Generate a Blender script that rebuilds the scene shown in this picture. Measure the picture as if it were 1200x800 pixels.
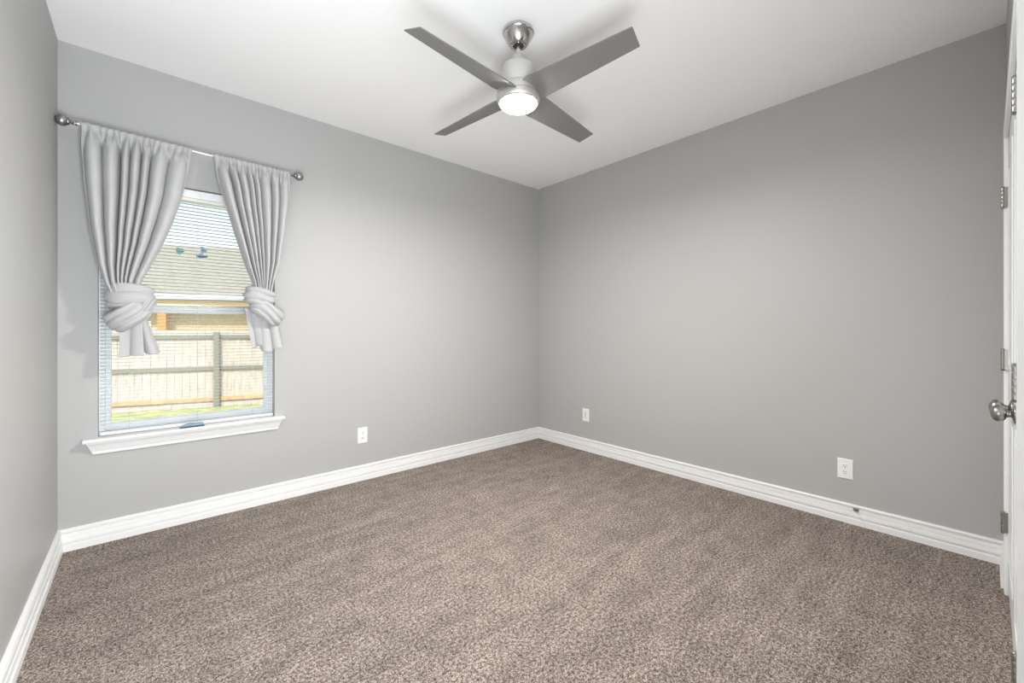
import bpy, bmesh, math, random
from mathutils import Vector, Matrix
R = math.radians
PI = math.pi
sc = bpy.context.scene
for o in list(bpy.data.objects):
    bpy.data.objects.remove(o)
C = sc.collection
random.seed(7)

# ------------------------------------------------------------------ camera
YAW = R(48.69)                        # angle between +X and the view direction
cam = bpy.data.cameras.new('camera')
cam.sensor_fit = 'HORIZONTAL'
cam.sensor_width = 36.0
cam.lens = 36.0 * 490.4 / 1200.0
cam.shift_y = -13.7 / 1200.0
cam.clip_start = 0.01
cam.clip_end = 400
camo = bpy.data.objects.new('camera', cam)
C.objects.link(camo)
camo.location = (0, 0, 1.19)
camo.rotation_euler = (R(90), 0, YAW - R(90))
sc.camera = camo

# ------------------------------------------------------------------ light levels
SKY = 0.42
SUN = 4.0
LENS = 610.0
FILL = 84.0
EXPOSURE = 0.17

sc.view_settings.view_transform = 'Standard'
sc.view_settings.look = 'None'
sc.view_settings.gamma = 1.0
sc.view_settings.use_curve_mapping = False
sc.view_settings.exposure = EXPOSURE
sc.cycles.use_denoising = True
sc.cycles.max_bounces = 16
sc.cycles.diffuse_bounces = 10
sc.cycles.glossy_bounces = 6
sc.cycles.transparent_max_bounces = 16
sc.cycles.caustics_reflective = False
sc.cycles.caustics_refractive = False
sc.cycles.sample_clamp_indirect = 8.0

w = bpy.data.worlds.new('sky')
sc.world = w
w.use_nodes = True
wn = w.node_tree
wn.nodes.clear()
wo = wn.nodes.new('ShaderNodeOutputWorld')
wb = wn.nodes.new('ShaderNodeBackground')
ws = wn.nodes.new('ShaderNodeTexSky')
ws.sky_type = 'NISHITA'
ws.sun_disc = False
ws.sun_elevation = R(52)
ws.sun_rotation = R(200)
ws.air_density = 1.0
ws.dust_density = 2.0
wb.inputs['Strength'].default_value = SKY
wm = wn.nodes.new('ShaderNodeMix')                    # thin bright haze over the blue
wm.data_type = 'RGBA'
wm.inputs['Factor'].default_value = 0.5
wm.inputs['B'].default_value = (3.0, 3.15, 3.2, 1)
wn.links.new(ws.outputs[0], wm.inputs['A'])
wn.links.new(wm.outputs['Result'], wb.inputs['Color'])
wn.links.new(wb.outputs[0], wo.inputs['Surface'])

sl = bpy.data.lights.new('sun', 'SUN')
sl.energy = SUN
sl.angle = R(0.6)
sl.color = (1.0, 0.96, 0.91)
so = bpy.data.objects.new('sun', sl)
C.objects.link(so)
so.location = (-4, -6, 12)
so.rotation_euler = Vector((0.42, 0.62, -0.95)).to_track_quat('-Z', 'Y').to_euler()

hl = bpy.data.lights.new('entry_fill', 'AREA')     # added unseen fill lamp in the entry opening, brightens ceiling and left wall
hl.shape = 'RECTANGLE'
hl.size = 0.78
hl.size_y = 1.40
hl.energy = FILL
hl.color = (0.93, 0.97, 1.0)
ho = bpy.data.objects.new('entry_fill', hl)
C.objects.link(ho)
ho.location = (0.145, -0.13, 0.75)
ho.rotation_euler = (R(130), 0, R(18))


# ------------------------------------------------------------------ materials
def mat(name, col, rough=0.5, metal=0.0, spec=None, bump=0.0, bscale=200.0, bdist=0.002, var=0.0, vscale=3.0, detail=3.0, stretch=None, sheen=0.0):
    m = bpy.data.materials.new(name)
    m.use_nodes = True
    nt = m.node_tree
    b = nt.nodes['Principled BSDF']
    b.inputs['Base Color'].default_value = (*col, 1)
    b.inputs['Roughness'].default_value = rough
    b.inputs['Metallic'].default_value = metal
    if spec is not None:
        b.inputs['Specular IOR Level'].default_value = spec
    if sheen:
        b.inputs['Sheen Weight'].default_value = sheen
    tc = nt.nodes.new('ShaderNodeTexCoord')
    src = tc.outputs['Object']
    if stretch:
        mp = nt.nodes.new('ShaderNodeMapping')
        mp.inputs['Scale'].default_value = stretch
        nt.links.new(src, mp.inputs['Vector'])
        src = mp.outputs[0]
    if bump:
        n = nt.nodes.new('ShaderNodeTexNoise')
        n.inputs['Scale'].default_value = bscale
        n.inputs['Detail'].default_value = detail
        nt.links.new(src, n.inputs['Vector'])
        bp = nt.nodes.new('ShaderNodeBump')
        bp.inputs['Strength'].default_value = bump
        bp.inputs['Distance'].default_value = bdist
        nt.links.new(n.outputs['Fac'], bp.inputs['Height'])
        nt.links.new(bp.outputs[0], b.inputs['Normal'])
    if var:
        n = nt.nodes.new('ShaderNodeTexNoise')
        n.inputs['Scale'].default_value = vscale
        n.inputs['Detail'].default_value = 4
        nt.links.new(src, n.inputs['Vector'])
        r = nt.nodes.new('ShaderNodeValToRGB')
        r.color_ramp.elements[0].position = 0.3
        r.color_ramp.elements[1].position = 0.7
        r.color_ramp.elements[0].color = (*[c * (1 - var) for c in col], 1)
        r.color_ramp.elements[1].color = (*[min(1, c * (1 + var)) for c in col], 1)
        nt.links.new(n.outputs['Fac'], r.inputs['Fac'])
        nt.links.new(r.outputs[0], b.inputs['Base Color'])
    return m


def emis(name, col, strength):
    m = bpy.data.materials.new(name)
    m.use_nodes = True
    b = m.node_tree.nodes['Principled BSDF']
    b.inputs['Base Color'].default_value = (0.9, 0.9, 0.9, 1)
    b.inputs['Emission Color'].default_value = (*col, 1)
    b.inputs['Emission Strength'].default_value = strength
    return m


M = {}
M['wall'] = mat('grey_wall_paint', (0.435, 0.434, 0.431), 0.5, spec=0.3, bump=0.05, bscale=160, bdist=0.0015)
M['ceiling'] = mat('white_ceiling_paint', (0.92, 0.92, 0.92), 0.85, bump=0.06, bscale=120, bdist=0.0015)
M['trim'] = mat('white_trim_paint', (0.82, 0.825, 0.82), 0.5)
M['door'] = mat('white_door_paint', (0.80, 0.81, 0.81), 0.3)
M['vinyl'] = mat('white_window_vinyl', (0.84, 0.86, 0.88), 0.35, bump=0.03, bscale=60)
M['slat'] = mat('pale_grey_slat_enamel', (0.56, 0.57, 0.575), 0.4, bump=0.03, bscale=60)
M['blind'] = mat('white_blind_enamel', (0.86, 0.87, 0.88), 0.35, bump=0.03, bscale=60)
M['valance'] = mat('cream_blind_rail', (0.84, 0.83, 0.78), 0.4, bump=0.03, bscale=60)
M['cord'] = mat('blind_cord', (0.62, 0.62, 0.62), 0.8, bump=0.1, bscale=900)
M['nickel'] = mat('polished_nickel', (0.60, 0.585, 0.56), 0.13, 1.0, bump=0.05, bscale=300, stretch=(1, 1, 12))
M['nickel_dark'] = mat('aged_nickel', (0.36, 0.345, 0.325), 0.28, 1.0, bump=0.05, bscale=200)
M['pewter'] = mat('pewter_rod_metal', (0.36, 0.36, 0.35), 0.36, 0.9, bump=0.08, bscale=180)
M['rod'] = mat('rod_silver', (0.72, 0.72, 0.71), 0.4, 0.6, bump=0.03, bscale=300)
M['blade'] = mat('brushed_grey_blade', (0.23, 0.225, 0.218), 0.42, 0.4, bump=0.06, bscale=60, stretch=(2, 30, 30))
M['housing'] = mat('satin_fan_housing', (0.58, 0.57, 0.555), 0.42, 0.65, bump=0.04, bscale=200, stretch=(1, 1, 10))
M['gold'] = mat('brass_seam', (0.75, 0.5, 0.25), 0.3, 1.0, bump=0.02)
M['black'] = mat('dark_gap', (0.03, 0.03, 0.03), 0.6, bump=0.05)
M['lens'] = emis('lit_frosted_lens', (1.0, 0.965, 0.915), 150.0)
M['fabric'] = mat('light_grey_curtain_cloth', (0.47, 0.47, 0.475), 0.9, bump=0.25, bscale=900, bdist=0.0008, var=0.03, vscale=12, sheen=0.1)
M['plate'] = mat('white_outlet_plastic', (0.83, 0.83, 0.82), 0.35, bump=0.02, bscale=100)
M['plate_in'] = mat('grey_outlet_insert', (0.66, 0.65, 0.64), 0.4, bump=0.02, bscale=100)
M['teal'] = mat('teal_gel', (0.12, 0.36, 0.38), 0.25, bump=0.1, bscale=40)
M['blue'] = mat('pale_blue_gel', (0.22, 0.44, 0.66), 0.25, bump=0.1, bscale=40)
M['navy'] = mat('deep_blue_gel', (0.03, 0.20, 0.42), 0.25, bump=0.1, bscale=40)
M['trinket'] = mat('blue_grey_plastic', (0.22, 0.33, 0.42), 0.25, bump=0.05, bscale=60, var=0.25, vscale=40)
M['trinket_dark'] = mat('dark_blue_plastic', (0.05, 0.07, 0.10), 0.3, bump=0.05, bscale=60)
M['picket'] = mat('weathered_fence_boards', (0.50, 0.42, 0.37), 0.85, bump=0.4, bscale=20, bdist=0.004, var=0.25, vscale=6, stretch=(6, 6, 0.6))
M['rail'] = mat('fence_rail_wood', (0.52, 0.33, 0.17), 0.8, bump=0.3, bscale=30, var=0.2, vscale=8)
M['post'] = mat('galvanised_post', (0.20, 0.19, 0.15), 0.6, 0.0, bump=0.1, bscale=60)
M['brick'] = mat('tan_house_brick', (0.52, 0.38, 0.24), 0.9, bump=0.4, bscale=25, bdist=0.006, var=0.15, vscale=12)
M['roof'] = mat('weathered_shingles', (0.27, 0.245, 0.20), 0.95, bump=0.5, bscale=16, bdist=0.02, var=0.12, vscale=5)
M['gutter'] = mat('pale_blue_gutter', (0.62, 0.70, 0.80), 0.5, bump=0.05)
M['soffit'] = mat('tan_fascia', (0.62, 0.44, 0.24), 0.7, bump=0.1, bscale=20)
M['porch'] = mat('orange_stained_post', (0.55, 0.24, 0.06), 0.7, bump=0.2, bscale=20)
M['shade'] = mat('dark_window_screen', (0.06, 0.07, 0.06), 0.3, bump=0.05)
M['grass'] = mat('sunlit_lawn', (0.40, 0.41, 0.17), 0.95, bump=0.8, bscale=40, bdist=0.05, var=0.3, vscale=6)
M['hall_floor'] = M['trim']

# glass
g = bpy.data.materials.new('window_glass')
g.use_nodes = True
nt = g.node_tree
nt.nodes.clear()
go = nt.nodes.new('ShaderNodeOutputMaterial')
gm = nt.nodes.new('ShaderNodeMixShader')
gt = nt.nodes.new('ShaderNodeBsdfTransparent')
gt.inputs[0].default_value = (0.96, 0.985, 0.98, 1)
gg = nt.nodes.new('ShaderNodeBsdfGlossy')
gg.inputs['Roughness'].default_value = 0.3
gm.inputs[0].default_value = 0.012
nt.links.new(gt.outputs[0], gm.inputs[1])
nt.links.new(gg.outputs[0], gm.inputs[2])
nt.links.new(gm.outputs[0], go.inputs[0])
M['glass'] = g

# carpet: speckled twist pile with vacuum strokes
cm = bpy.data.materials.new('speckled_carpet_pile')
cm.use_nodes = True
nt = cm.node_tree
L = nt.links
b = nt.nodes['Principled BSDF']
b.inputs['Roughness'].default_value = 1.0
b.inputs['Specular IOR Level'].default_value = 0.1
tc = nt.nodes.new('ShaderNodeTexCoord')
n1 = nt.nodes.new('ShaderNodeTexNoise')
n1.inputs['Scale'].default_value = 210
n1.inputs['Detail'].default_value = 3
n1.inputs['Roughness'].default_value = 0.8
L.new(tc.outputs['Object'], n1.inputs['Vector'])
r1 = nt.nodes.new('ShaderNodeValToRGB')
e = r1.color_ramp.elements
e[0].position = 0.41
e[0].color = (0.045, 0.028, 0.020, 1)
e[1].position = 0.605
e[1].color = (0.72, 0.655, 0.62, 1)
x = e.new(0.465)
x.color = (0.19, 0.14, 0.11, 1)
x = e.new(0.525)
x.color = (0.37, 0.315, 0.285, 1)
n4 = nt.nodes.new('ShaderNodeTexNoise')
n4.inputs['Scale'].default_value = 80
n4.inputs['Detail'].default_value = 2
L.new(tc.outputs['Object'], n4.inputs['Vector'])
mg = nt.nodes.new('ShaderNodeMix')
mg.inputs['Factor'].default_value = 0.27
L.new(n1.outputs['Fac'], mg.inputs['A'])
L.new(n4.outputs['Fac'], mg.inputs['B'])
L.new(mg.outputs['Result'], r1.inputs['Fac'])
# strokes: stretched noise, and broad trodden patches
mp = nt.nodes.new('ShaderNodeMapping')
mp.inputs['Rotation'].default_value = (0, 0, R(-2))
mp.inputs['Scale'].default_value = (0.7, 5.5, 1)
L.new(tc.outputs['Object'], mp.inputs['Vector'])
n2 = nt.nodes.new('ShaderNodeTexNoise')
n2.inputs['Scale'].default_value = 1.9
n2.inputs['Detail'].default_value = 8
n2.inputs['Roughness'].default_value = 0.62
n2.inputs['Distortion'].default_value = 0.3
L.new(mp.outputs[0], n2.inputs['Vector'])
n3 = nt.nodes.new('ShaderNodeTexNoise')
n3.inputs['Scale'].default_value = 8.0
n3.inputs['Detail'].default_value = 5
n3.inputs['Roughness'].default_value = 0.65
L.new(tc.outputs['Object'], n3.inputs['Vector'])
ad = nt.nodes.new('ShaderNodeMath')
ad.operation = 'ADD'
L.new(n2.outputs['Fac'], ad.inputs[0])
L.new(n3.outputs['Fac'], ad.inputs[1])
mr = nt.nodes.new('ShaderNodeMapRange')
mr.inputs['From Min'].default_value = 0.72
mr.inputs['From Max'].default_value = 1.28
mr.inputs['To Min'].default_value = 0.62
mr.inputs['To Max'].default_value = 1.04
L.new(ad.outputs[0], mr.inputs['Value'])
mx = nt.nodes.new('ShaderNodeMix')
mx.data_type = 'RGBA'
mx.blend_type = 'MULTIPLY'
mx.inputs['Factor'].default_value = 1.0
L.new(r1.outputs[0], mx.inputs['A'])
L.new(mr.outputs[0], mx.inputs['B'])
L.new(mx.outputs['Result'], b.inputs['Base Color'])
bp = nt.nodes.new('ShaderNodeBump')
bp.inputs['Strength'].default_value = 0.7
bp.inputs['Distance'].default_value = 0.005
L.new(n1.outputs['Fac'], bp.inputs['Height'])
L.new(bp.outputs[0], b.inputs['Normal'])
M['carpet'] = cm


# ------------------------------------------------------------------ helpers
def new():
    return bmesh.new()


def obj(name, bm, m, parent=None, smooth=False, bevel=0.0, kind=None, ang=35):
    me = bpy.data.meshes.new(name)
    bmesh.ops.recalc_face_normals(bm, faces=bm.faces)
    bm.to_mesh(me)
    bm.free()
    me.materials.append(M[m] if isinstance(m, str) else m)
    o = bpy.data.objects.new(name, me)
    C.objects.link(o)
    if smooth:
        for p in me.polygons:
            p.use_smooth = True
        try:
            me.set_sharp_from_angle(angle=R(ang))
        except Exception:
            pass
    if bevel:
        bv = o.modifiers.new('bevel', 'BEVEL')
        bv.width = bevel
        bv.segments = 2
        bv.limit_method = 'ANGLE'
    if parent:
        o.parent = parent
    if kind:
        o['kind'] = kind
    return o


def tag(o, label, cat, group=None):
    o['label'] = label
    o['category'] = cat
    if group:
        o['group'] = group
    return o


def thing(name, label, cat, loc=(0, 0, 0), group=None):
    o = bpy.data.objects.new(name, None)
    o.empty_display_size = 0.05
    C.objects.link(o)
    o.location = loc
    return tag(o, label, cat, group)


def struct(name, loc=(0, 0, 0), label=None):
    o = bpy.data.objects.new(name, None)
    o.empty_display_size = 0.05
    C.objects.link(o)
    o.location = loc
    o['kind'] = 'structure'
    return o


def box(bm, x0, x1, y0, y1, z0, z1):
    vs = [bm.verts.new((x, y, z)) for x in (x0, x1) for y in (y0, y1) for z in (z0, z1)]
    for f in ((0, 1, 3, 2), (4, 6, 7, 5), (0, 4, 5, 1), (2, 3, 7, 6), (0, 2, 6, 4), (1, 5, 7, 3)):
        bm.faces.new([vs[i] for i in f])
    return vs


def extrude_profile(bm, prof, p0, p1, out, m0=0.0, m1=0.0):
    """prof: list of (depth, height); swept from p0 to p1; out = unit vector into the room; m0/m1 mitre per unit depth."""
    p0 = Vector(p0)
    p1 = Vector(p1)
    out = Vector(out)
    d = (p1 - p0).normalized()
    a = [bm.verts.new(p0 + out * q + Vector((0, 0, z)) + d * (q * m0)) for q, z in prof]
    c = [bm.verts.new(p1 + out * q + Vector((0, 0, z)) - d * (q * m1)) for q, z in prof]
    n = len(prof)
    for i in range(n):
        j = (i + 1) % n
        bm.faces.new((a[i], a[j], c[j], c[i]))
    bm.faces.new(a)
    bm.faces.new(list(reversed(c)))


def lathe(bm, prof, seg=32, axis='z', origin=(0, 0, 0), caps=True):
    """prof: (radius, height)."""
    o = Vector(origin)
    rings = []
    for r, h in prof:
        ring = []
        for k in range(seg):
            a = 2 * PI * k / seg
            u, v = r * math.cos(a), r * math.sin(a)
            p = {'z': (u, v, h), 'y': (u, h, v), 'x': (h, u, v)}[axis]
            ring.append(bm.verts.new(o + Vector(p)))
        rings.append(ring)
    for a, c in zip(rings, rings[1:]):
        for k in range(seg):
            bm.faces.new((a[k], a[(k + 1) % seg], c[(k + 1) % seg], c[k]))
    if caps:
        bm.faces.new(rings[0])
        bm.faces.new(list(reversed(rings[-1])))


def tube(bm, pts, r, seg=10):
    pts = [Vector(p) for p in pts]
    rings = []
    for i, p in enumerate(pts):
        t = (pts[min(i + 1, len(pts) - 1)] - pts[max(i - 1, 0)]).normalized()
        up = Vector((0, 0, 1)) if abs(t.z) < 0.9 else Vector((0, 1, 0))
        s = t.cross(up).normalized()
        n = s.cross(t)
        rings.append([bm.verts.new(p + (s * math.cos(2 * PI * k / seg) + n * math.sin(2 * PI * k / seg)) * r) for k in range(seg)])
    for a, c in zip(rings, rings[1:]):
        for k in range(seg):
            bm.faces.new((a[k], a[(k + 1) % seg], c[(k + 1) % seg], c[k]))
    bm.faces.new(rings[0])
    bm.faces.new(list(reversed(rings[-1])))


def interp(pts, z):
    """piecewise smooth interpolation of x over z (pts sorted by falling z)."""
    if z >= pts[0][0]:
        return pts[0][1]
    for (za, xa), (zb, xb) in zip(pts, pts[1:]):
        if z >= zb:
            t = (za - z) / (za - zb)
            return xa + (xb - xa) * t
    return pts[-1][1]


def sstep(a, b_, x):
    t = min(1, max(0, (x - a) / (b_ - a)))
    return t * t * (3 - 2 * t)


# ------------------------------------------------------------------ room shell
XL, XR, YB, YF, H = -0.348, 3.275, 3.283, -0.060, 2.74
T = 0.14
WX0, WX1, WZ0, WZ1 = -0.195, 0.683, 0.572, 2.072      # window opening
CX0, CX1, DZ = 1.655, 2.905, 2.05                      # closet opening
EX0, EX1 = -0.27, 0.56                                 # entry the camera stands in

bm = new()
box(bm, XL - T, XR + T, YF - 2.2, YB + T, -0.15, 0.0)
obj('floor', bm, 'carpet', kind='structure')
bm = new()
box(bm, XL - T, XR + T, YF - 2.2, YB + T, H, H + 0.15)
obj('ceiling', bm, 'ceiling', kind='structure')
bm = new()
box(bm, XL - T, WX0, YB, YB + T, 0, H)
box(bm, WX1, XR + T, YB, YB + T, 0, H)
box(bm, WX0, WX1, YB, YB + T, 0, WZ0)
box(bm, WX0, WX1, YB, YB + T, WZ1, H)
bmesh.ops.remove_doubles(bm, verts=bm.verts, dist=1e-5)
obj('wall_back', bm, 'wall', kind='structure')
bm = new()
box(bm, XL - T, XL, YF - T, YB, 0, H)
obj('wall_left', bm, 'wall', kind='structure')
bm = new()
box(bm, XR, XR + T, YF - T, YB, 0, H)
obj('wall_right', bm, 'wall', kind='structure')
bm = new()
box(bm, XL, EX0, YF - T, YF, 0, H)
box(bm, EX0, EX1, YF - T, YF, DZ, H)
box(bm, EX1, CX0, YF - T, YF, 0, H)
box(bm, CX0, CX1, YF - T, YF, DZ, H)
box(bm, CX1, XR, YF - T, YF, 0, H)
obj('wall_front', bm, 'wall', kind='structure')
# hallway behind the entry
HY0, HY1 = YF - T - 1.55, YF - T
bm = new()
box(bm, -0.75, -0.63, HY0, HY1, 0, 2.45)
box(bm, 0.98, 1.10, HY0, HY1, 0, 2.45)
box(bm, -0.75, 1.10, HY0 - 0.12, HY0, 0, 2.45)
box(bm, -0.63, XL - T, HY1, HY1 + 0.02, 0, 2.45)
obj('wall_hall', bm, 'wall', kind='structure')
bm = new()
box(bm, -0.75, 1.10, HY0 - 0.12, HY1, 2.45, 2.55)
obj('ceiling_hall', bm, 'ceiling', kind='structure')

# baseboards: stepped profile, mitred at the corners
BP = [(0, 0), (0.022, 0), (0.022, 0.033), (0.020, 0.036), (0.008, 0.0365), (0.008, 0.0445), (0.0185, 0.0475), (0.0195, 0.052), (0.0175, 0.069),
      (0.0120, 0.0700), (0.0120, 0.0740), (0.0160, 0.0760), (0.0145, 0.0945), (0.0035, 0.0950), (0.0035, 0.1025), (0.0140, 0.1050), (0.0145, 0.111), (0.0110, 0.1160), (0.004, 0.118), (0, 0.118)]


def baseboard(name, runs):
    bm = new()
    for p0, p1, out, m0, m1 in runs:
        extrude_profile(bm, BP, p0, p1, out, m0, m1)
    return obj(name, bm, 'trim', kind='structure')


baseboard('baseboard_back', [((XL, YB, 0), (XR, YB, 0), (0, -1, 0), 1, 1)])
baseboard('baseboard_right', [((XR, YB, 0), (XR, YF, 0), (-1, 0, 0), 1, 1)])
baseboard('baseboard_left', [((XL, YF, 0), (XL, YB, 0), (1, 0, 0), 0, 1)])
baseboard('baseboard_front', [((XR, YF, 0), (CX1 + 0.063, YF, 0), (0, 1, 0), 1, 0),
                              ((CX0 - 0.063, YF, 0), (EX1 + 0.063, YF, 0), (0, 1, 0), 0, 0)])


# door casing (sides, head) around an opening of the front wall, with jambs
def casing(name, x0, x1, zt, w_=0.060, side0=True):
    bm = new()
    yf = YF + 0.0125
    if side0:
        box(bm, x0 - w_, x0, YF, yf, 0, zt)
        box(bm, x0 - w_, x0 - w_ + 0.012, yf, yf + 0.001, 0, zt + w_)
    box(bm, x1, x1 + w_, YF, yf, 0, zt)
    box(bm, x1 + w_ - 0.012, x1 + w_, yf, yf + 0.001, 0, zt + w_)
    box(bm, x0 - (w_ if side0 else 0), x1 + w_, YF, yf, zt, zt + w_)
    box(bm, x0 - (w_ if side0 else 0) + 0.012, x1 + w_ - 0.012, yf, yf + 0.001, zt + w_ - 0.012, zt + w_)
    return obj(name, bm, 'trim', kind='structure', bevel=0.002)


casing('trim_1', CX0, CX1, DZ)
casing('trim_2', EX0, EX1, DZ)


# closet doors: two moulded leaves meeting in the middle
def closet_leaf(name, x0, x1, hinge_left):
    root = struct(name, (x0 if hinge_left else x1, YF, 0))
    rx, ry = root.location.x, root.location.y
    y1 = YF - 0.001
    y0 = y1 - 0.034
    bm = new()
    box(bm, x0 - rx, x1 - rx, y0 - ry, y1 - ry, 0.012, DZ - 0.004)
    obj('leaf', bm, 'door', root, bevel=0.0015)
    for z0, z1 in ((0.20, 0.86), (1.02, 1.90)):
        bm = new()
        xa, xb = x0 + 0.11 - rx, x1 - 0.11 - rx
        ya = y1 - ry
        # raised moulding frame and raised field
        for (a, c, e_, f_) in ((xa, xa + 0.018, z0, z1), (xb - 0.018, xb, z0, z1), (xa + 0.018, xb - 0.018, z0, z0 + 0.018), (xa + 0.018, xb - 0.018, z1 - 0.018, z1)):
            box(bm, a, c, ya, ya + 0.004, e_, f_)
        box(bm, xa + 0.045, xb - 0.045, ya, ya + 0.003, z0 + 0.045, z1 - 0.045)
        obj('raised_panel', bm, 'door', root, bevel=0.0015)
    hx = (x0 if hinge_left else x1) - rx
    for z in (0.325, 1.056, 1.785):
        bm = new()
        yk = 0.0145 if hinge_left else 0.0165
        for k in range(5):
            lathe(bm, [(0.0062, z - 0.0445 + k * 0.018), (0.0066, z - 0.0435 + k * 0.018), (0.0066, z - 0.0285 + k * 0.018), (0.0062, z - 0.0275 + k * 0.018)], 16, 'z', (hx, yk, 0))
        lathe(bm, [(0.0045, z + 0.0445), (0.0068, z + 0.0465), (0.0040, z + 0.050)], 14, 'z', (hx, yk, 0))
        lathe(bm, [(0.0040, z - 0.050), (0.0068, z - 0.0470), (0.0045, z - 0.0450)], 14, 'z', (hx, yk, 0))
        sgn = 1 if hinge_left else -1
        a, c = sorted((hx, hx + sgn * 0.004))
        box(bm, a, c, y0 - ry + 0.004, yk - 0.003, z - 0.0445, z + 0.0445)
        hg = obj('hinge', bm, 'nickel_dark', root, smooth=True)
    kx = (x1 - 0.080 if hinge_left else x0 + 0.074) - rx
    bm = new()
    yb = y1 - ry - (0.0065 if hinge_left else 0.003)
    lathe(bm, [(0.030, yb), (0.032, yb + 0.008), (0.031, yb + 0.010), (0.024, yb + 0.012), (0.0135, yb + 0.0145), (0.0105, yb + 0.017), (0.0105, yb + 0.021),
               (0.013, yb + 0.0225), (0.013, yb + 0.0245), (0.0125, yb + 0.026), (0.019, yb + 0.028), (0.0255, yb + 0.033), (0.0285, yb + 0.040), (0.0285, yb + 0.046),
               (0.0262, yb + 0.0525), (0.0225, yb + 0.0572), (0.0218, yb + 0.0575), (0.0150, yb + 0.0612), (0.006, yb + 0.0632), (0.001, yb + 0.0636)], 40, 'y', (kx, 0, 0.905))
    obj('door_knob', bm, 'nickel_dark', root, smooth=True, ang=50)
    return root


mid = (CX0 + CX1) / 2
closet_leaf('door_1', CX0 + 0.003, mid - 0.0015, True)
closet_leaf('door_2', mid + 0.0015, CX1 - 0.003, False)

# ------------------------------------------------------------------ window
win = struct('window_1', (0, YB, 0))


def wbox(name, boxes, m, parent=win, bevel=0.0, dy=YB):
    bm = new()
    for x0, x1, y0, y1, z0, z1 in boxes:
        box(bm, x0, x1, y0 - dy, y1 - dy, z0, z1)
    return obj(name, bm, m, parent, bevel=bevel)


GY = YB + 0.095
fx0, fx1, fz0, fz1 = WX0, WX1, WZ0, WZ1
wbox('window_frame', [(fx0, fx0 + 0.028, GY - 0.03, YB + T, fz0, fz1), (fx1 - 0.028, fx1, GY - 0.03, YB + T, fz0, fz1),
                      (fx0 + 0.028, fx1 - 0.028, GY - 0.03, YB + T, fz0, fz0 + 0.04), (fx0 + 0.028, fx1 - 0.028, GY - 0.03, YB + T, fz1 - 0.035, fz1)], 'vinyl', bevel=0.002)
# lower sash (inner) and upper sash (outer)
sx0, sx1 = fx0 + 0.028, fx1 - 0.028
s1 = wbox('sash', [(sx0, sx0 + 0.024, GY - 0.018, GY + 0.006, fz0 + 0.04, 1.335), (sx1 - 0.024, sx1, GY - 0.018, GY + 0.006, fz0 + 0.04, 1.335),
                   (sx0 + 0.024, sx1 - 0.024, GY - 0.018, GY + 0.006, fz0 + 0.04, fz0 + 0.075), (sx0 + 0.024, sx1 - 0.024, GY - 0.018, GY + 0.006, 1.295, 1.335)], 'vinyl', bevel=0.002)
wbox('pane', [(sx0 + 0.0245, sx1 - 0.0245, GY - 0.006, GY - 0.002, fz0 + 0.0745, 1.2955)], 'glass', s1)
wbox('sash_latch', [(0.22, 0.28, GY - 0.03, GY - 0.004, 1.335, 1.347)], 'vinyl', s1, bevel=0.003)
s2 = wbox('sash', [(sx0, sx0 + 0.020, GY + 0.008, GY + 0.030, 1.30, fz1 - 0.035), (sx1 - 0.020, sx1, GY + 0.008, GY + 0.030, 1.30, fz1 - 0.035),
                   (sx0 + 0.020, sx1 - 0.020, GY + 0.008, GY + 0.030, 1.30, 1.345), (sx0 + 0.020, sx1 - 0.020, GY + 0.008, GY + 0.030, fz1 - 0.065, fz1 - 0.035)], 'vinyl', bevel=0.002)
wbox('pane', [(sx0 + 0.0205, sx1 - 0.0205, GY + 0.018, GY + 0.022, 1.3445, fz1 - 0.0645)], 'glass', s2)

# stool and apron under the window
bm = new()
SZ = 0.588
box(bm, WX0 + 0.0005, WX1 - 0.0005, YB - 0.002, GY - 0.03, SZ - 0.0155, SZ)
prof = [(0.0, SZ - 0.020), (0.046, SZ - 0.020), (0.050, SZ - 0.016), (0.0515, SZ - 0.010), (0.050, SZ - 0.004), (0.046, SZ), (0.0, SZ)]
extrude_profile(bm, prof, (-0.252, YB, 0), (0.738, YB, 0), (0, -1, 0))
ap = [(0.0, SZ - 0.020), (0.036, SZ - 0.020), (0.036, SZ - 0.028), (0.031, SZ - 0.034), (0.026, SZ - 0.044), (0.018, SZ - 0.062), (0.012, SZ - 0.074), (0.011, SZ - 0.088), (0.0, SZ - 0.088)]
# apron ends are returned inwards towards the bottom
d0 = [0.0 + (SZ - 0.020 - z) * 0.38 for q, z in ap]
p0 = [bm.verts.new((-0.240 + d, YB - q, z)) for (q, z), d in zip(ap, d0)]
p1 = [bm.verts.new((0.726 - d, YB - q, z)) for (q, z), d in zip(ap, d0)]
for i in range(len(ap)):
    j = (i + 1) % len(ap)
    bm.faces.new((p0[i], p0[j], p1[j], p1[i]))
bm.faces.new(p0)
bm.faces.new(list(reversed(p1)))
obj('trim_3', bm, 'trim', kind='structure')

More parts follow.
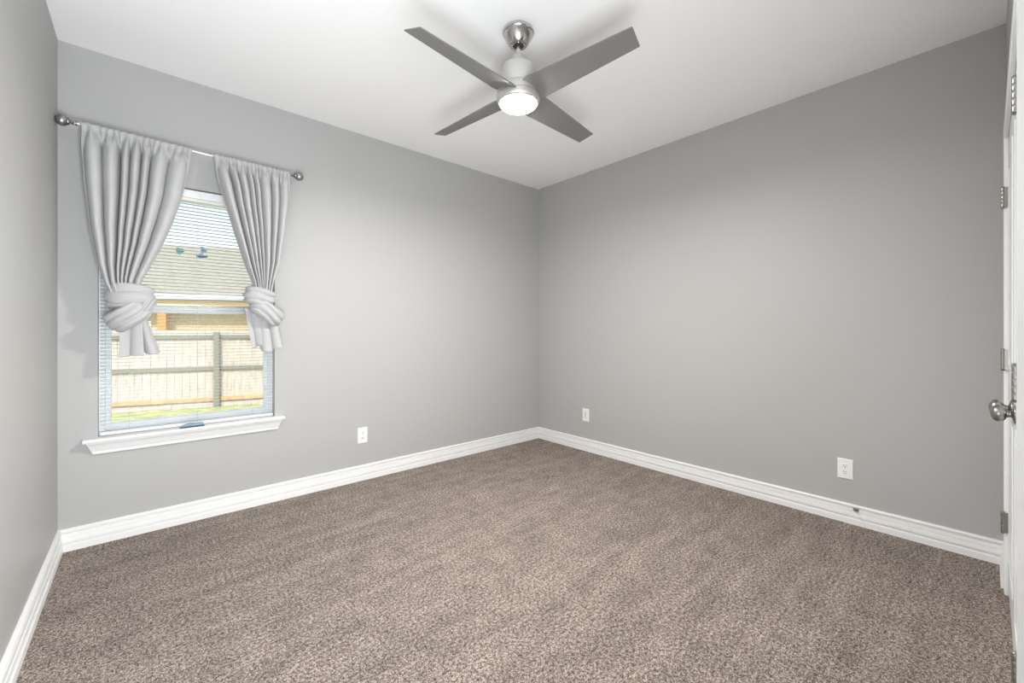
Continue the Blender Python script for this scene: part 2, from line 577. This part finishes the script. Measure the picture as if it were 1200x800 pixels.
# ------------------------------------------------------------------ mini blind
bl = thing('window_blind', 'white horizontal mini blind lowered over the window with open slats', 'blind', (0.244, YB + 0.03, SZ))
ox, oy, oz = bl.location
BX0, BX1 = WX0 + 0.008, WX1 - 0.008
bm = new()
box(bm, BX0 - ox, BX1 - ox, -0.016, 0.016, 2.022 - oz, 2.062 - oz)
box(bm, BX0 - ox, BX1 - ox, -0.021, -0.016, 2.016 - oz, 2.064 - oz)
obj('head_rail', bm, 'blind', bl, bevel=0.002)
bm = new()
box(bm, BX0 - ox, BX1 - ox, -0.020, 0.016, 1.996 - oz, 2.014 - oz)
obj('valance_strip', bm, 'valance', bl, bevel=0.002)
bm = new()
zz = 1.978
SP = 0.0208
tilt = R(-6)
while zz > SZ + 0.032:
    n = 6
    top = []
    for j in range(n + 1):
        q = -0.0125 + 0.025 * j / n
        hgt = 0.0017 * (1 - (q / 0.0125) ** 2)
        y_ = q * math.cos(tilt) + hgt * math.sin(tilt)
        z_ = zz - oz + hgt + q * math.sin(tilt)
        top.append((y_, z_))
    A = [[bm.verts.new((xx - ox, y_, z_)) for y_, z_ in top] for xx in (BX0, BX1)]
    B = [[bm.verts.new((xx - ox, y_, z_ - 0.0004)) for y_, z_ in top] for xx in (BX0, BX1)]
    for j in range(n):
        bm.faces.new((A[0][j], A[0][j + 1], A[1][j + 1], A[1][j]))
        bm.faces.new((B[0][j], B[1][j], B[1][j + 1], B[0][j + 1]))
    bm.faces.new((A[0][0], A[1][0], B[1][0], B[0][0]))
    bm.faces.new((A[0][n], B[0][n], B[1][n], A[1][n]))
    zz -= SP
obj('slats', bm, 'slat', bl, smooth=True)
bm = new()
box(bm, BX0 - ox, BX1 - ox, -0.014, 0.014, 0.006, 0.022)
obj('bottom_rail', bm, 'blind', bl, bevel=0.003)
for xx in (-0.065, 0.255, 0.556):
    bm = new()
    for yy in (-0.0135, 0.0135):
        tube(bm, [(xx - ox, yy, 0.02), (xx - ox, yy, 1.41)], 0.0006, 5)
    obj('ladder_cord', bm, 'cord', bl)
bm = new()
tube(bm, [(-0.150 - ox, -0.022, 1.42), (-0.150 - ox, -0.023, 0.75), (-0.150 - ox, -0.022, 0.14)], 0.0035, 6)
obj('tilt_wand', bm, 'glass', bl)

# ------------------------------------------------------------------ curtain rod
ry = YB - 0.093
zl, zr = 2.284, 2.264
xa, xb = -0.262, 0.752


def rodz(x):
    return zl + (x - xa) / (xb - xa) * (zr - zl)


rod = thing('curtain_rod', 'pewter curtain rod with egg shaped finials above the window', 'curtain rod', (0.245, ry, rodz(0.245)))
rx0, rz0 = rod.location.x, rod.location.z
bm = new()
tube(bm, [(xa - 0.015 - rx0, 0, rodz(xa) - rz0), (xb + 0.012 - rx0, 0, rodz(xb) - rz0)], 0.008, 16)
obj('rod_tube', bm, 'rod', rod, smooth=True)
FP = [(0.0085, 0), (0.0125, 0.002), (0.0125, 0.006), (0.0075, 0.009), (0.0065, 0.014), (0.011, 0.018), (0.0125, 0.021), (0.008, 0.024), (0.007, 0.027),
      (0.0135, 0.030), (0.019, 0.033), (0.0195, 0.036), (0.017, 0.038), (0.023, 0.043), (0.0275, 0.050), (0.0295, 0.058), (0.029, 0.066), (0.026, 0.075), (0.0205, 0.083), (0.012, 0.0885), (0.003, 0.0905)]
for s, xs, zs, k in ((-1, xa - 0.005, rodz(xa), 0.92), (1, xb + 0.002, rodz(xb), 1.0)):
    bm = new()
    lathe(bm, [(r * (1.0 if s > 0 else 1.0), s * h_ * k) for r, h_ in FP], 32, 'x', (xs - rx0, 0, zs - rz0))
    obj('finial', bm, 'pewter', rod, smooth=True, ang=50)
for xs in (-0.225, 0.715):
    bm = new()
    tube(bm, [(xs - rx0, 0.093, rodz(xs) - rz0 - 0.03), (xs - rx0, 0.06, rodz(xs) - rz0 - 0.028), (xs - rx0, 0.0, rodz(xs) - rz0 - 0.012)], 0.005, 10)
    box(bm, xs - 0.012 - rx0, xs + 0.012 - rx0, 0.089, 0.0925, rodz(xs) - rz0 - 0.06, rodz(xs) - rz0 + 0.01)
    obj('bracket', bm, 'pewter', rod, smooth=True)


# ------------------------------------------------------------------ curtains
def drape(bm, EL, ER, zb, N, seed, o, knot_x, ny=0.0):
    rnd = random.Random(seed)
    ns, nv = N * 34, 90
    amp = [0.6 + 0.75 * rnd.random() for _ in range(N + 1)]
    wd = [0.55 + rnd.random() for _ in range(N)]
    wd[0] *= 1.3
    wd[-1] *= 1.5 if N == 7 else 1.0
    cum = [0.0]
    for q in wd:
        cum.append(cum[-1] + q / sum(wd))
    ph = [rnd.uniform(-0.10, 0.10) for _ in range(N + 1)]
    w1, w2 = rnd.uniform(0, 6), rnd.uniform(0, 6)
    N2 = int(N * 2.3)
    rows = []
    # pocket behind and over the rod, then the falling sheet
    levels = [('p', a) for a in (200, 170, 140, 110, 90, 70, 50, 30, 10)] + [('v', j / nv) for j in range(1, nv + 1)]
    for kind, q in levels:
        row = []
        for i in range(ns + 1):
            s = i / ns
            gi = 0
            while gi < N - 1 and s > cum[gi + 1]:
                gi += 1
            fr = min(1.0, (s - cum[gi]) / (cum[gi + 1] - cum[gi]))
            g_ = gi + fr
            wl = cum[gi + 1] - cum[gi]
            a_ = amp[gi] * (1 - fr) + amp[gi + 1] * fr
            p_ = ph[gi] * (1 - fr) + ph[gi + 1] * fr
            big = 2 * PI * (g_ + 0.5 + p_)
            small = 2 * PI * (s * N2 + 0.25 * math.sin(2 * PI * s * 3 + w2))
            zt = rodz(interp(EL, 9) + (interp(ER, 9) - interp(EL, 9)) * s)
            if kind == 'p':
                an = R(q)
                z = zt + 0.0135 * math.sin(an) + 0.0055 * math.sin(small + 1) * max(0, math.sin(an))
                y = -0.0145 * math.cos(an)
                v = 0
                xv = s
                y += 0.0042 * math.cos(small) * (1 if q < 90 else 0.3)
                xv += 0.6 * math.sin(small) / (2 * PI * N2) * sstep(0, 0.05, s) * sstep(0, 0.05, 1 - s) * (1 - q / 200)
                xl, xr = EL[0][1], ER[0][1]
            else:
                v = q
                z = zt + (zb - zt) * v
                xl, xr = interp(EL, z), interp(ER, z)
                A = (0.008 + 0.046 * sstep(0.02, 0.20, v)) * a_
                A *= 1 - 0.35 * sstep(0.7, 1.0, v)
                B = 0.35 + 1.05 * sstep(0.02, 0.2, v)
                edge = sstep(0, 0.5 / N, s) * sstep(0, 0.5 / N, 1 - s)
                xv = s + B * 0.95 * edge * math.sin(big) * wl / (2 * PI)
                top = 1 - sstep(0.0, 0.13, v)
                y = -0.0150 - A * math.cos(big) * (0.35 + 0.65 * edge) * sstep(0.015, 0.06, v) - 0.010 * sstep(0.02, 0.10, v) + (0.0042 + 0.009 * sstep(0.01, 0.03, v)) * top * math.cos(small)
                y -= 0.010 * sstep(0.05, 0.5, v)
                xv += top * 0.95 * math.sin(small) / (2 * PI * N2)
                # a soft sag line of small creases
                y += 0.0025 * math.sin(5 * PI * v + 7 * s) * sstep(0.1, 0.3, v)
            row.append(bm.verts.new((xl + (xr - xl) * xv - o[0], ry + y - o[1], z - o[2])))
        rows.append(row)
    for a, c in zip(rows, rows[1:]):
        for i in range(ns):
            bm.faces.new((a[i], a[i + 1], c[i + 1], c[i]))


def wrap_ring(bm, c, rx, rdep, tilt, hh, th, k, seed, a0=0, a1=360, lean=0.0, taper=0.0, nt_=110, ncs=88, swell=0.0):
    """a band of gathered cloth wound round a vertical bundle; tilt about the depth axis, lean about X."""
    rnd = random.Random(seed)
    c = Vector(c)
    rot = Matrix.Rotation(tilt, 3, 'Y') @ Matrix.Rotation(lean, 3, 'X')
    closed = (a1 - a0) >= 360
    ph1, ph2, ph3 = rnd.uniform(0, 6), rnd.uniform(0, 6), rnd.uniform(0, 6)
    rings = []
    cnt = nt_ if closed else nt_ + 1
    for i in range(cnt):
        f = i / nt_
        a = R(a0 + (a1 - a0) * f)
        sc_ = 1 - taper * abs(2 * f - 1) ** 2 if not closed else 1 + swell * math.cos(a + PI / 2)
        ring = []
        for j in range(ncs):
            p = 2 * PI * j / ncs
            ex = 0.8
            u = math.copysign(abs(math.cos(p)) ** ex, math.cos(p))
            v = math.copysign(abs(math.sin(p)) ** ex, math.sin(p))
            pl = 0.0
            if u > -0.3:
                w_ = min(1, (u + 0.3) / 0.5)
                q1 = k * v * 1.4 + ph1 + 0.9 * math.sin(a + ph2) + 0.35 * math.sin(3 * a + ph3)
                # creased pleats: rounded ridges with sharp valleys
                pl = w_ * (0.0190 * (abs(math.sin(q1)) ** 0.45 - 0.65) + 0.0022 * math.sin(2.3 * q1 + 2 * a))
            rad = th * u + pl
            hgt = hh * v * sc_
            loc = Vector(((rx + rad) * math.cos(a), (rdep + rad) * math.sin(a), hgt))
            ring.append(bm.verts.new(c + rot @ loc))
        rings.append(ring)
    m_ = len(rings)
    for i in range(m_ if closed else m_ - 1):
        a, d = rings[i], rings[(i + 1) % m_]
        for j in range(ncs):
            bm.faces.new((a[j], a[(j + 1) % ncs], d[(j + 1) % ncs], d[j]))
    if not closed:
        bm.faces.new(rings[0])
        bm.faces.new(list(reversed(rings[-1])))


def blob(bm, c, rx, ry_, rz):
    mtx = Matrix.Translation(c) @ Matrix.Diagonal((rx, ry_, rz, 1))
    bmesh.ops.create_uvsphere(bm, u_segments=24, v_segments=16, radius=1, matrix=mtx)


def flap(bm, top, bot, zt, zb, folds, amp, yc, seed, o, nz=30, hem=0.0, ph=0.0):
    """a hanging end of cloth: closed tube with folds, open below; top/bot = (x0, x1)."""
    rnd = random.Random(seed)
    ns = 120
    rows = []
    p1 = rnd.uniform(0, 6)
    for j in range(nz + 1):
        v = j / nz
        x0 = top[0] + (bot[0] - top[0]) * v
        x1 = top[1] + (bot[1] - top[1]) * v
        row = []
        for i in range(ns + 1):
            s = i / ns
            big = 2 * PI * (folds * s + ph)
            x = x0 + (x1 - x0) * (s + 0.95 * math.sin(big) / (2 * PI * folds) * sstep(0, 0.2, s) * sstep(0, 0.2, 1 - s))
            y = yc - amp * (0.5 + 0.5 * v) * math.cos(big)
            z = zt + (zb - zt) * v + hem * v * math.sin(big * 0.5 + p1) + 0.0
            row.append(bm.verts.new((x - o[0], y - o[1], z - o[2])))
        rows.append(row)
    for a, c in zip(rows, rows[1:]):
        for i in range(ns):
            bm.faces.new((a[i], a[i + 1], c[i + 1], c[i]))


def solid(o, t=0.0016):
    md = o.modifiers.new('cloth_thickness', 'SOLIDIFY')
    md.thickness = t
    md.offset = 0
    return o


KY = ry - 0.018
# left curtain
cl = thing('curtain', 'left light grey curtain panel knotted near its end, beside the room corner', 'curtain', (-0.06, ry, 1.04), 'knotted curtains on the rod')
o_ = tuple(cl.location)
EL = [(2.30, -0.258), (1.976, -0.240), (1.75, -0.220), (1.54, -0.188), (1.44, -0.162), (1.36, -0.130)]
ER = [(2.30, 0.217), (2.20, 0.207), (1.961, 0.168), (1.80, 0.122), (1.664, 0.076), (1.54, 0.024), (1.468, -0.008), (1.36, -0.03)]
bm = new()
drape(bm, EL, ER, 1.38, 7, 11, o_, -0.08)
solid(obj('panel', bm, 'fabric', cl, smooth=True, ang=180))


def rel(x, y, z, o):
    return (x - o[0], y - o[1], z - o[2])


bm = new()
wrap_ring(bm, rel(-0.056, KY, 1.372, o_), 0.060, 0.040, R(6), 0.070, 0.042, 2.2, 3, lean=R(-8))
wrap_ring(bm, rel(-0.066, KY - 0.010, 1.272, o_), 0.060, 0.046, R(-38), 0.060, 0.040, 2.8, 5, lean=R(8))
wrap_ring(bm, rel(0.006, KY - 0.020, 1.325, o_), 0.028, 0.026, R(-62), 0.038, 0.026, 3.0, 9)
blob(bm, rel(-0.064, KY, 1.32, o_), 0.062, 0.05, 0.12)
obj('knot', bm, 'fabric', cl, smooth=True, ang=180)
bm = new()
flap(bm, (-0.095, -0.010), (-0.108, 0.000), 1.26, 1.040, 1.0, 0.014, KY - 0.020, 2, o_, hem=0.006, ph=0.05)
flap(bm, (-0.045, 0.010), (-0.02, 0.072), 1.26, 1.058, 1.5, 0.016, KY - 0.002, 4, o_, hem=0.008, ph=0.1)
solid(obj('tail', bm, 'fabric', cl, smooth=True, ang=180))

# right curtain
cr = thing('curtain', 'right light grey curtain panel twisted into a knot, beside the open wall', 'curtain', (0.59, ry, 1.05), 'knotted curtains on the rod')
o2 = tuple(cr.location)
EL = [(2.30, 0.314), (2.15, 0.343), (2.003, 0.376), (1.80, 0.432), (1.611, 0.486), (1.50, 0.528), (1.40, 0.545)]
ER = [(2.30, 0.752), (2.20, 0.753), (2.049, 0.744), (1.85, 0.720), (1.632, 0.686), (1.50, 0.650), (1.40, 0.632)]
bm = new()
drape(bm, EL, ER, 1.42, 8, 23, o2, 0.59)
solid(obj('panel', bm, 'fabric', cr, smooth=True, ang=180))
bm = new()
wrap_ring(bm, rel(0.572, KY, 1.405, o2), 0.050, 0.036, R(18), 0.062, 0.038, 3.0, 13)
wrap_ring(bm, rel(0.612, KY - 0.008, 1.305, o2), 0.066, 0.042, R(38), 0.056, 0.038, 2.9, 15)
blob(bm, rel(0.595, KY, 1.34, o2), 0.058, 0.045, 0.10)
obj('knot', bm, 'fabric', cr, smooth=True, ang=180)
bm = new()
flap(bm, (0.488, 0.585), (0.528, 0.620), 1.330, 1.075, 1.0, 0.016, KY - 0.002, 6, o2, hem=0.010, ph=0.2)
flap(bm, (0.565, 0.670), (0.572, 0.712), 1.27, 1.055, 2.0, 0.016, KY - 0.014, 8, o2, hem=0.012, ph=0.4)
solid(obj('tail', bm, 'fabric', cr, smooth=True, ang=180))

# ------------------------------------------------------------------ ceiling fan
fan = thing('ceiling_fan', 'brushed nickel four blade ceiling fan with a lit round light', 'ceiling fan', (1.457, 1.608, H))


def flathe(name, prof, m, seg=48, parent=fan, ang=40):
    bm = new()
    lathe(bm, [(r, z - H) for r, z in prof], seg)
    return obj(name, bm, m, parent, smooth=True, ang=ang)


flathe('canopy', [(0.070, 2.7395), (0.079, 2.737), (0.081, 2.732), (0.081, 2.722), (0.077, 2.719), (0.075, 2.712), (0.066, 2.694), (0.055, 2.676), (0.046, 2.664), (0.040, 2.660), (0.028, 2.660), (0.026, 2.668)], 'nickel')
flathe('canopy_hole_shade', [(0.027, 2.666), (0.027, 2.6605), (0.016, 2.657)], 'black', 24)  # black plug: shade inside the canopy's open end, put in as colour
flathe('downrod', [(0.0125, 2.675), (0.0125, 2.57)], 'nickel', 20)
flathe('coupling', [(0.016, 2.606), (0.030, 2.605), (0.035, 2.602), (0.0375, 2.597), (0.0375, 2.560), (0.040, 2.556), (0.040, 2.538), (0.03, 2.536)], 'housing')
flathe('motor_housing', [(0.030, 2.545), (0.082, 2.543), (0.089, 2.541), (0.0915, 2.536), (0.092, 2.450), (0.090, 2.442), (0.06, 2.440)], 'housing', 64)
flathe('housing_gap', [(0.086, 2.446), (0.086, 2.430)], 'black', 48)
flathe('blade_hub', [(0.06, 2.437), (0.100, 2.436), (0.107, 2.433), (0.110, 2.428), (0.1125, 2.400), (0.1125, 2.394), (0.06, 2.394)], 'housing', 64)
flathe('seam_ring', [(0.09, 2.395), (0.1135, 2.3945), (0.1135, 2.3932), (0.09, 2.3928)], 'gold', 64)
flathe('light_kit_rim', [(0.08, 2.393), (0.1125, 2.3925), (0.113, 2.384), (0.1115, 2.372), (0.1075, 2.3635), (0.102, 2.3590), (0.097, 2.3578), (0.093, 2.360), (0.08, 2.37)], 'housing', 64)
flathe('light_lens', [(0.0945, 2.364), (0.0935, 2.356), (0.089, 2.350), (0.078, 2.3455), (0.060, 2.3420), (0.035, 2.3395), (0.004, 2.3385)], 'lens', 64)

fl = bpy.data.lights.new('fan_lamp', 'AREA')
fl.shape = 'DISK'
fl.size = 0.18
fl.energy = LENS * 0.066
fl.color = (1.0, 0.965, 0.915)
flo = bpy.data.objects.new('fan_lamp', fl)
C.objects.link(flo)
flo.parent = fan
flo.location = (0, 0, 2.3375 - H)

BZ = 2.404 - H
pit = R(16.5)
for k, ang in enumerate((6.5, -83.5, 186.5, 96.5)):
    d = Vector((math.cos(R(ang)), math.sin(R(ang)), 0))
    rt = d.cross(Vector((0, 0, 1)))
    up = Vector((0, 0, 1))
    w_dir = rt * math.cos(pit) + up * math.sin(pit)
    n_dir = d.cross(w_dir)
    bm = new()
    st = []
    for i in range(17):
        f = i / 16
        r = 0.088 + (0.650 - 0.088) * f
        hw = 0.077 + (0.049 - 0.077) * f
        if i == 0:
            hw *= 0.9
        st.append([bm.verts.new(d * r + up * BZ + w_dir * (hw * e1) + n_dir * (0.003 * e2) + d * (0.006 * e1 * f)) for e1, e2 in ((-1, -1), (1, -1), (1, 1), (-1, 1))])
    for a, c in zip(st, st[1:]):
        for q in range(4):
            bm.faces.new((a[q], a[(q + 1) % 4], c[(q + 1) % 4], c[q]))
    bm.faces.new(st[0])
    bm.faces.new(list(reversed(st[-1])))
    obj('blade', bm, 'blade', fan, bevel=0.0012)


# ------------------------------------------------------------------ outlets
def outlet(label, loc, rotz, duplex=True):
    t = thing('wall_outlet', label, 'outlet', loc, 'white outlet plates on the walls')
    t.rotation_euler = (0, 0, rotz)
    # local frame: plate in XZ, faces -Y
    bm = new()
    hw, hh = 0.0395, 0.062
    back = [bm.verts.new((x, 0, z)) for x, z in ((-hw, -hh), (hw, -hh), (hw, hh), (-hw, hh))]
    mid_ = [bm.verts.new((x, -0.003, z)) for x, z in ((-hw, -hh), (hw, -hh), (hw, hh), (-hw, hh))]
    fr = [bm.verts.new((x, -0.0065, z)) for x, z in ((-hw + .004, -hh + .004), (hw - .004, -hh + .004), (hw - .004, hh - .004), (-hw + .004, hh - .004))]
    for a, c in ((back, mid_), (mid_, fr)):
        for q in range(4):
            bm.faces.new((a[q], a[(q + 1) % 4], c[(q + 1) % 4], c[q]))
    bm.faces.new(fr)
    bm.faces.new(back)
    obj('cover_plate', bm, 'plate', t)
    if duplex:
        for zc in (0.0195, -0.0195):
            bm = new()
            pts = []
            for k in range(28):
                a = 2 * PI * k / 28
                x, z = 0.0172 * math.cos(a), 0.0172 * math.sin(a)
                z = max(-0.0135, min(0.0135, z))
                pts.append((x, z))
            f0 = [bm.verts.new((x, -0.006, zc + z)) for x, z in pts]
            f1 = [bm.verts.new((x * .97, -0.0085, zc + z * .97)) for x, z in pts]
            for k in range(28):
                bm.faces.new((f0[k], f0[(k + 1) % 28], f1[(k + 1) % 28], f1[k]))
            bm.faces.new(f1)
            rc = obj('receptacle', bm, 'plate', t)
            bm = new()
            box(bm, -0.0078, -0.0052, -0.0092, -0.0080, zc - 0.001, zc + 0.0075)
            box(bm, 0.0052, 0.0078, -0.0092, -0.0080, zc - 0.0005, zc + 0.0070)
            lathe(bm, [(0.003, -0.0092), (0.003, -0.0080)], 14, 'y', (0, 0, zc - 0.007))
            obj('slot', bm, 'black', rc)
        bm = new()
        lathe(bm, [(0.0030, -0.0060), (0.0030, -0.0072), (0.0015, -0.0078)], 14, 'y', (0, 0, 0))
        obj('screw', bm, 'plate_in', t, smooth=True)
    else:
        bm = new()
        box(bm, -0.0105, 0.0105, -0.0078, -0.006, -0.033, 0.033)
        obj('insert', bm, 'plate_in', t, bevel=0.001)
        for zc in (0.0485, -0.0485):
            bm = new()
            lathe(bm, [(0.0028, -0.0060), (0.0028, -0.0070), (0.0012, -0.0075)], 14, 'y', (0, 0, zc))
            obj('screw', bm, 'plate', t, smooth=True)
    return t


outlet('white duplex outlet plate on the window wall, right of the window', (1.303, YB - 0.0003, 0.352), 0)
outlet('white wall plate with one tall narrow insert near the far corner', (XR - 0.0003, 2.621, 0.350), R(-90), False)
outlet('white duplex outlet plate low on the right wall, nearest the closet doors', (XR - 0.0003, 0.586, 0.327), R(-90))

# small metal fitting on the baseboard with a thin wire
ft = thing('wall_fitting', 'small dark metal fitting on the baseboard below the right outlet', 'fitting', (XR - 0.0125, 0.532, 0.092))
bm = new()
box(bm, -0.006, 0.0005, -0.013, 0.013, -0.009, 0.009)
obj('bracket_plate', bm, 'nickel_dark', ft, bevel=0.002)
bm = new()
lathe(bm, [(0.0052, -0.012), (0.0060, -0.010), (0.0060, -0.003), (0.005, 0.0)], 16, 'x', (-0.004, 0.004, 0.0))
lathe(bm, [(0.0035, -0.010), (0.0035, 0.0)], 12, 'x', (-0.004, -0.008, 0.0))
obj('knob_stub', bm, 'pewter', ft, smooth=True)
bm = new()
tube(bm, [(-0.010, -0.006, -0.007), (-0.0095, -0.013, -0.020), (-0.010, -0.024, -0.040), (-0.010, -0.036, -0.062), (-0.010, -0.044, -0.090)], 0.0009, 6)
obj('wire', bm, 'cord', ft)

# ------------------------------------------------------------------ things at the window
tr = thing('plastic_trinket', 'blue-grey rounded plastic object lying on the white window sill', 'trinket', (0.222, YB - 0.030, SZ))
bm = new()
secs = []
for i in range(25):
    f = i / 24
    x = -0.062 + 0.124 * f
    hgt = 0.024 * min(1, (f / 0.35) ** 0.7 if f > 0 else 0) * (1 - 0.25 * f) * (1 if f < 0.93 else math.sqrt(max(0, 1 - ((f - 0.93) / 0.07) ** 2)) * 0.9 + 0.1) + 0.0015
    dep = 0.013 * (0.35 + 0.65 * math.sin(PI * min(1, 0.12 + f * 0.8)))
    secs.append([bm.verts.new((x, dep * math.cos(2 * PI * k / 16), 0.004 + hgt * (0.5 + 0.5 * math.sin(2 * PI * k / 16)))) for k in range(16)])
for a, c in zip(secs, secs[1:]):
    for k in range(16):
        bm.faces.new((a[k], a[(k + 1) % 16], c[(k + 1) % 16], c[k]))
bm.faces.new(secs[0])
bm.faces.new(list(reversed(secs[-1])))
obj('body', bm, 'trinket', tr, smooth=True)
bm = new()
box(bm, -0.058, 0.060, -0.012, 0.012, 0.0003, 0.005)
obj('base', bm, 'trinket_dark', tr, bevel=0.002)


def cling(label, c, lobes, m):
    bm = new()
    n = 30
    f0, f1 = [], []
    for k in range(n):
        a = 2 * PI * k / n
        r = lobes[0] * (1 + lobes[2] * math.sin(3 * a + lobes[3]))
        x, z = r * math.cos(a), r * lobes[1] * math.sin(a)
        f0.append(bm.verts.new((x, 0, z)))
        f1.append(bm.verts.new((x * 0.8, -0.004, z * 0.8)))
    for k in range(n):
        bm.faces.new((f0[k], f0[(k + 1) % n], f1[(k + 1) % n], f1[k]))
    bm.faces.new(f0)
    bm.faces.new(f1)
    o = obj('window_cling', bm, m, smooth=True)
    o.location = c
    return tag(o, label, 'window cling', 'gel clings on the window pane')


gy = GY + 0.018
cling('teal gel cling on the upper pane, alone left of the pair', (0.170, gy, 1.692), (0.021, 0.95, 0.18, 0.5), 'teal')
cling('pale blue gel cling on the upper pane, above the deep blue one', (0.290, gy, 1.712), (0.016, 1.3, 0.2, 1.5), 'blue')
cling('deep blue wide gel cling on the upper pane, lowest of the clings', (0.282, gy, 1.672), (0.030, 0.42, 0.12, 2.5), 'navy')

# ------------------------------------------------------------------ outdoors
GZ = -0.62
bm = new()
box(bm, -30, 40, YB + T + 0.02, 60, GZ - 0.3, GZ)
lw = obj('lawn', bm, 'grass', kind='stuff')
tag(lw, 'sunlit yellow green lawn outside the window', 'lawn')
# foundation of this house under the window wall
bm = new()
box(bm, XL - T, XR + T, YB + T - 0.1, YB + T + 0.02, GZ, -0.15)
obj('trim_4', bm, 'brick', kind='structure')

fa = math.atan2(11.77 - 12.58, 2.19 + 0.56)
fe = thing('wood_fence', 'tall weathered wooden picket fence with rails behind the lawn', 'fence', (0.9, 12.15, GZ))
fe.rotation_euler = (0, 0, fa)
rf = random.Random(3)
bm = new()
x = -7.0
while x < 9.0:
    hgt = 1.80 + rf.uniform(-0.02, 0.03)
    dy = rf.uniform(-0.004, 0.004)
    vs = box(bm, x, x + 0.138, 0.0 + dy, 0.018 + dy, 0.03, hgt)
    x += 0.142 + rf.uniform(0, 0.003)
obj('pickets', bm, 'picket', fe)
for z0, z1, m in ((1.60, 1.69, 'post'), (0.86, 0.95, 'post'), (0.14, 0.23, 'rail')):
    bm = new()
    box(bm, -7, 9, -0.042, -0.004, z0, z1)
    obj('rail', bm, m, fe, bevel=0.004)
bm = new()
box(bm, -7, 9, -0.02, -0.005, 0.0, 0.10)
obj('kick_board', bm, 'picket', fe, bevel=0.003)
for xp in (-4.6, -2.1, 0.42, 2.9, 5.4, 7.9):
    bm = new()
    box(bm, xp - 0.055, xp + 0.055, -0.13, -0.043, 0.0, 1.76)
    obj('post', bm, 'post', fe, bevel=0.006)

# neighbour's house
ha = R(-23)
hs = thing('neighbour_house', 'tan brick house with grey hipped roof behind the fence', 'house', (1.5, 19.9, GZ))
hs.rotation_euler = (0, 0, ha)
EZ = 2.47 - GZ
bm = new()
box(bm, -9, 4.3, 0.6, 9.6, 0, EZ + 0.05)
obj('brick_wall', bm, 'brick', hs)
bm = new()
RZ = EZ + 2.75
pts = {'a': (-10, 0, EZ), 'b': (4.9, 0, EZ), 'c': (4.9, 10.2, EZ), 'd': (-10, 10.2, EZ), 'r0': (-10, 5.1, RZ), 'r1': (0.4, 5.1, RZ)}
v = {k: bm.verts.new(p) for k, p in pts.items()}
u_ = {k: bm.verts.new((p[0], p[1], p[2] - 0.12)) for k, p in pts.items() if k in 'abcd'}
bm.faces.new((v['a'], v['b'], v['r1'], v['r0']))
bm.faces.new((v['b'], v['c'], v['r1']))
bm.faces.new((v['c'], v['d'], v['r0'], v['r1']))
bm.faces.new((v['d'], v['a'], v['r0']))
for a, c in (('a', 'b'), ('b', 'c'), ('c', 'd'), ('d', 'a')):
    bm.faces.new((v[a], v[c], u_[c], u_[a]))
bm.faces.new((u_['a'], u_['b'], u_['c'], u_['d']))
obj('roof', bm, 'roof', hs)
bm = new()
box(bm, -10, 5.0, -0.12, -0.002, EZ - 0.13, EZ + 0.04)
obj('gutter', bm, 'gutter', hs, bevel=0.01)
bm = new()
box(bm, -9.9, 4.8, 0.02, 0.16, EZ - 0.36, EZ - 0.13)
obj('fascia', bm, 'soffit', hs)
bm = new()
box(bm, -1.25, -0.99, 0.05, 0.30, 0, EZ - 0.36)
obj('porch_post', bm, 'porch', hs)
bm = new()
box(bm, -3.3, -1.65, 0.55, 0.60, 1.0, 2.15)
wf = obj('window', bm, 'trim', hs)
bm = new()
box(bm, -3.2, -1.75, 0.53, 0.56, 1.1, 2.05)
obj('pane', bm, 'shade', wf)
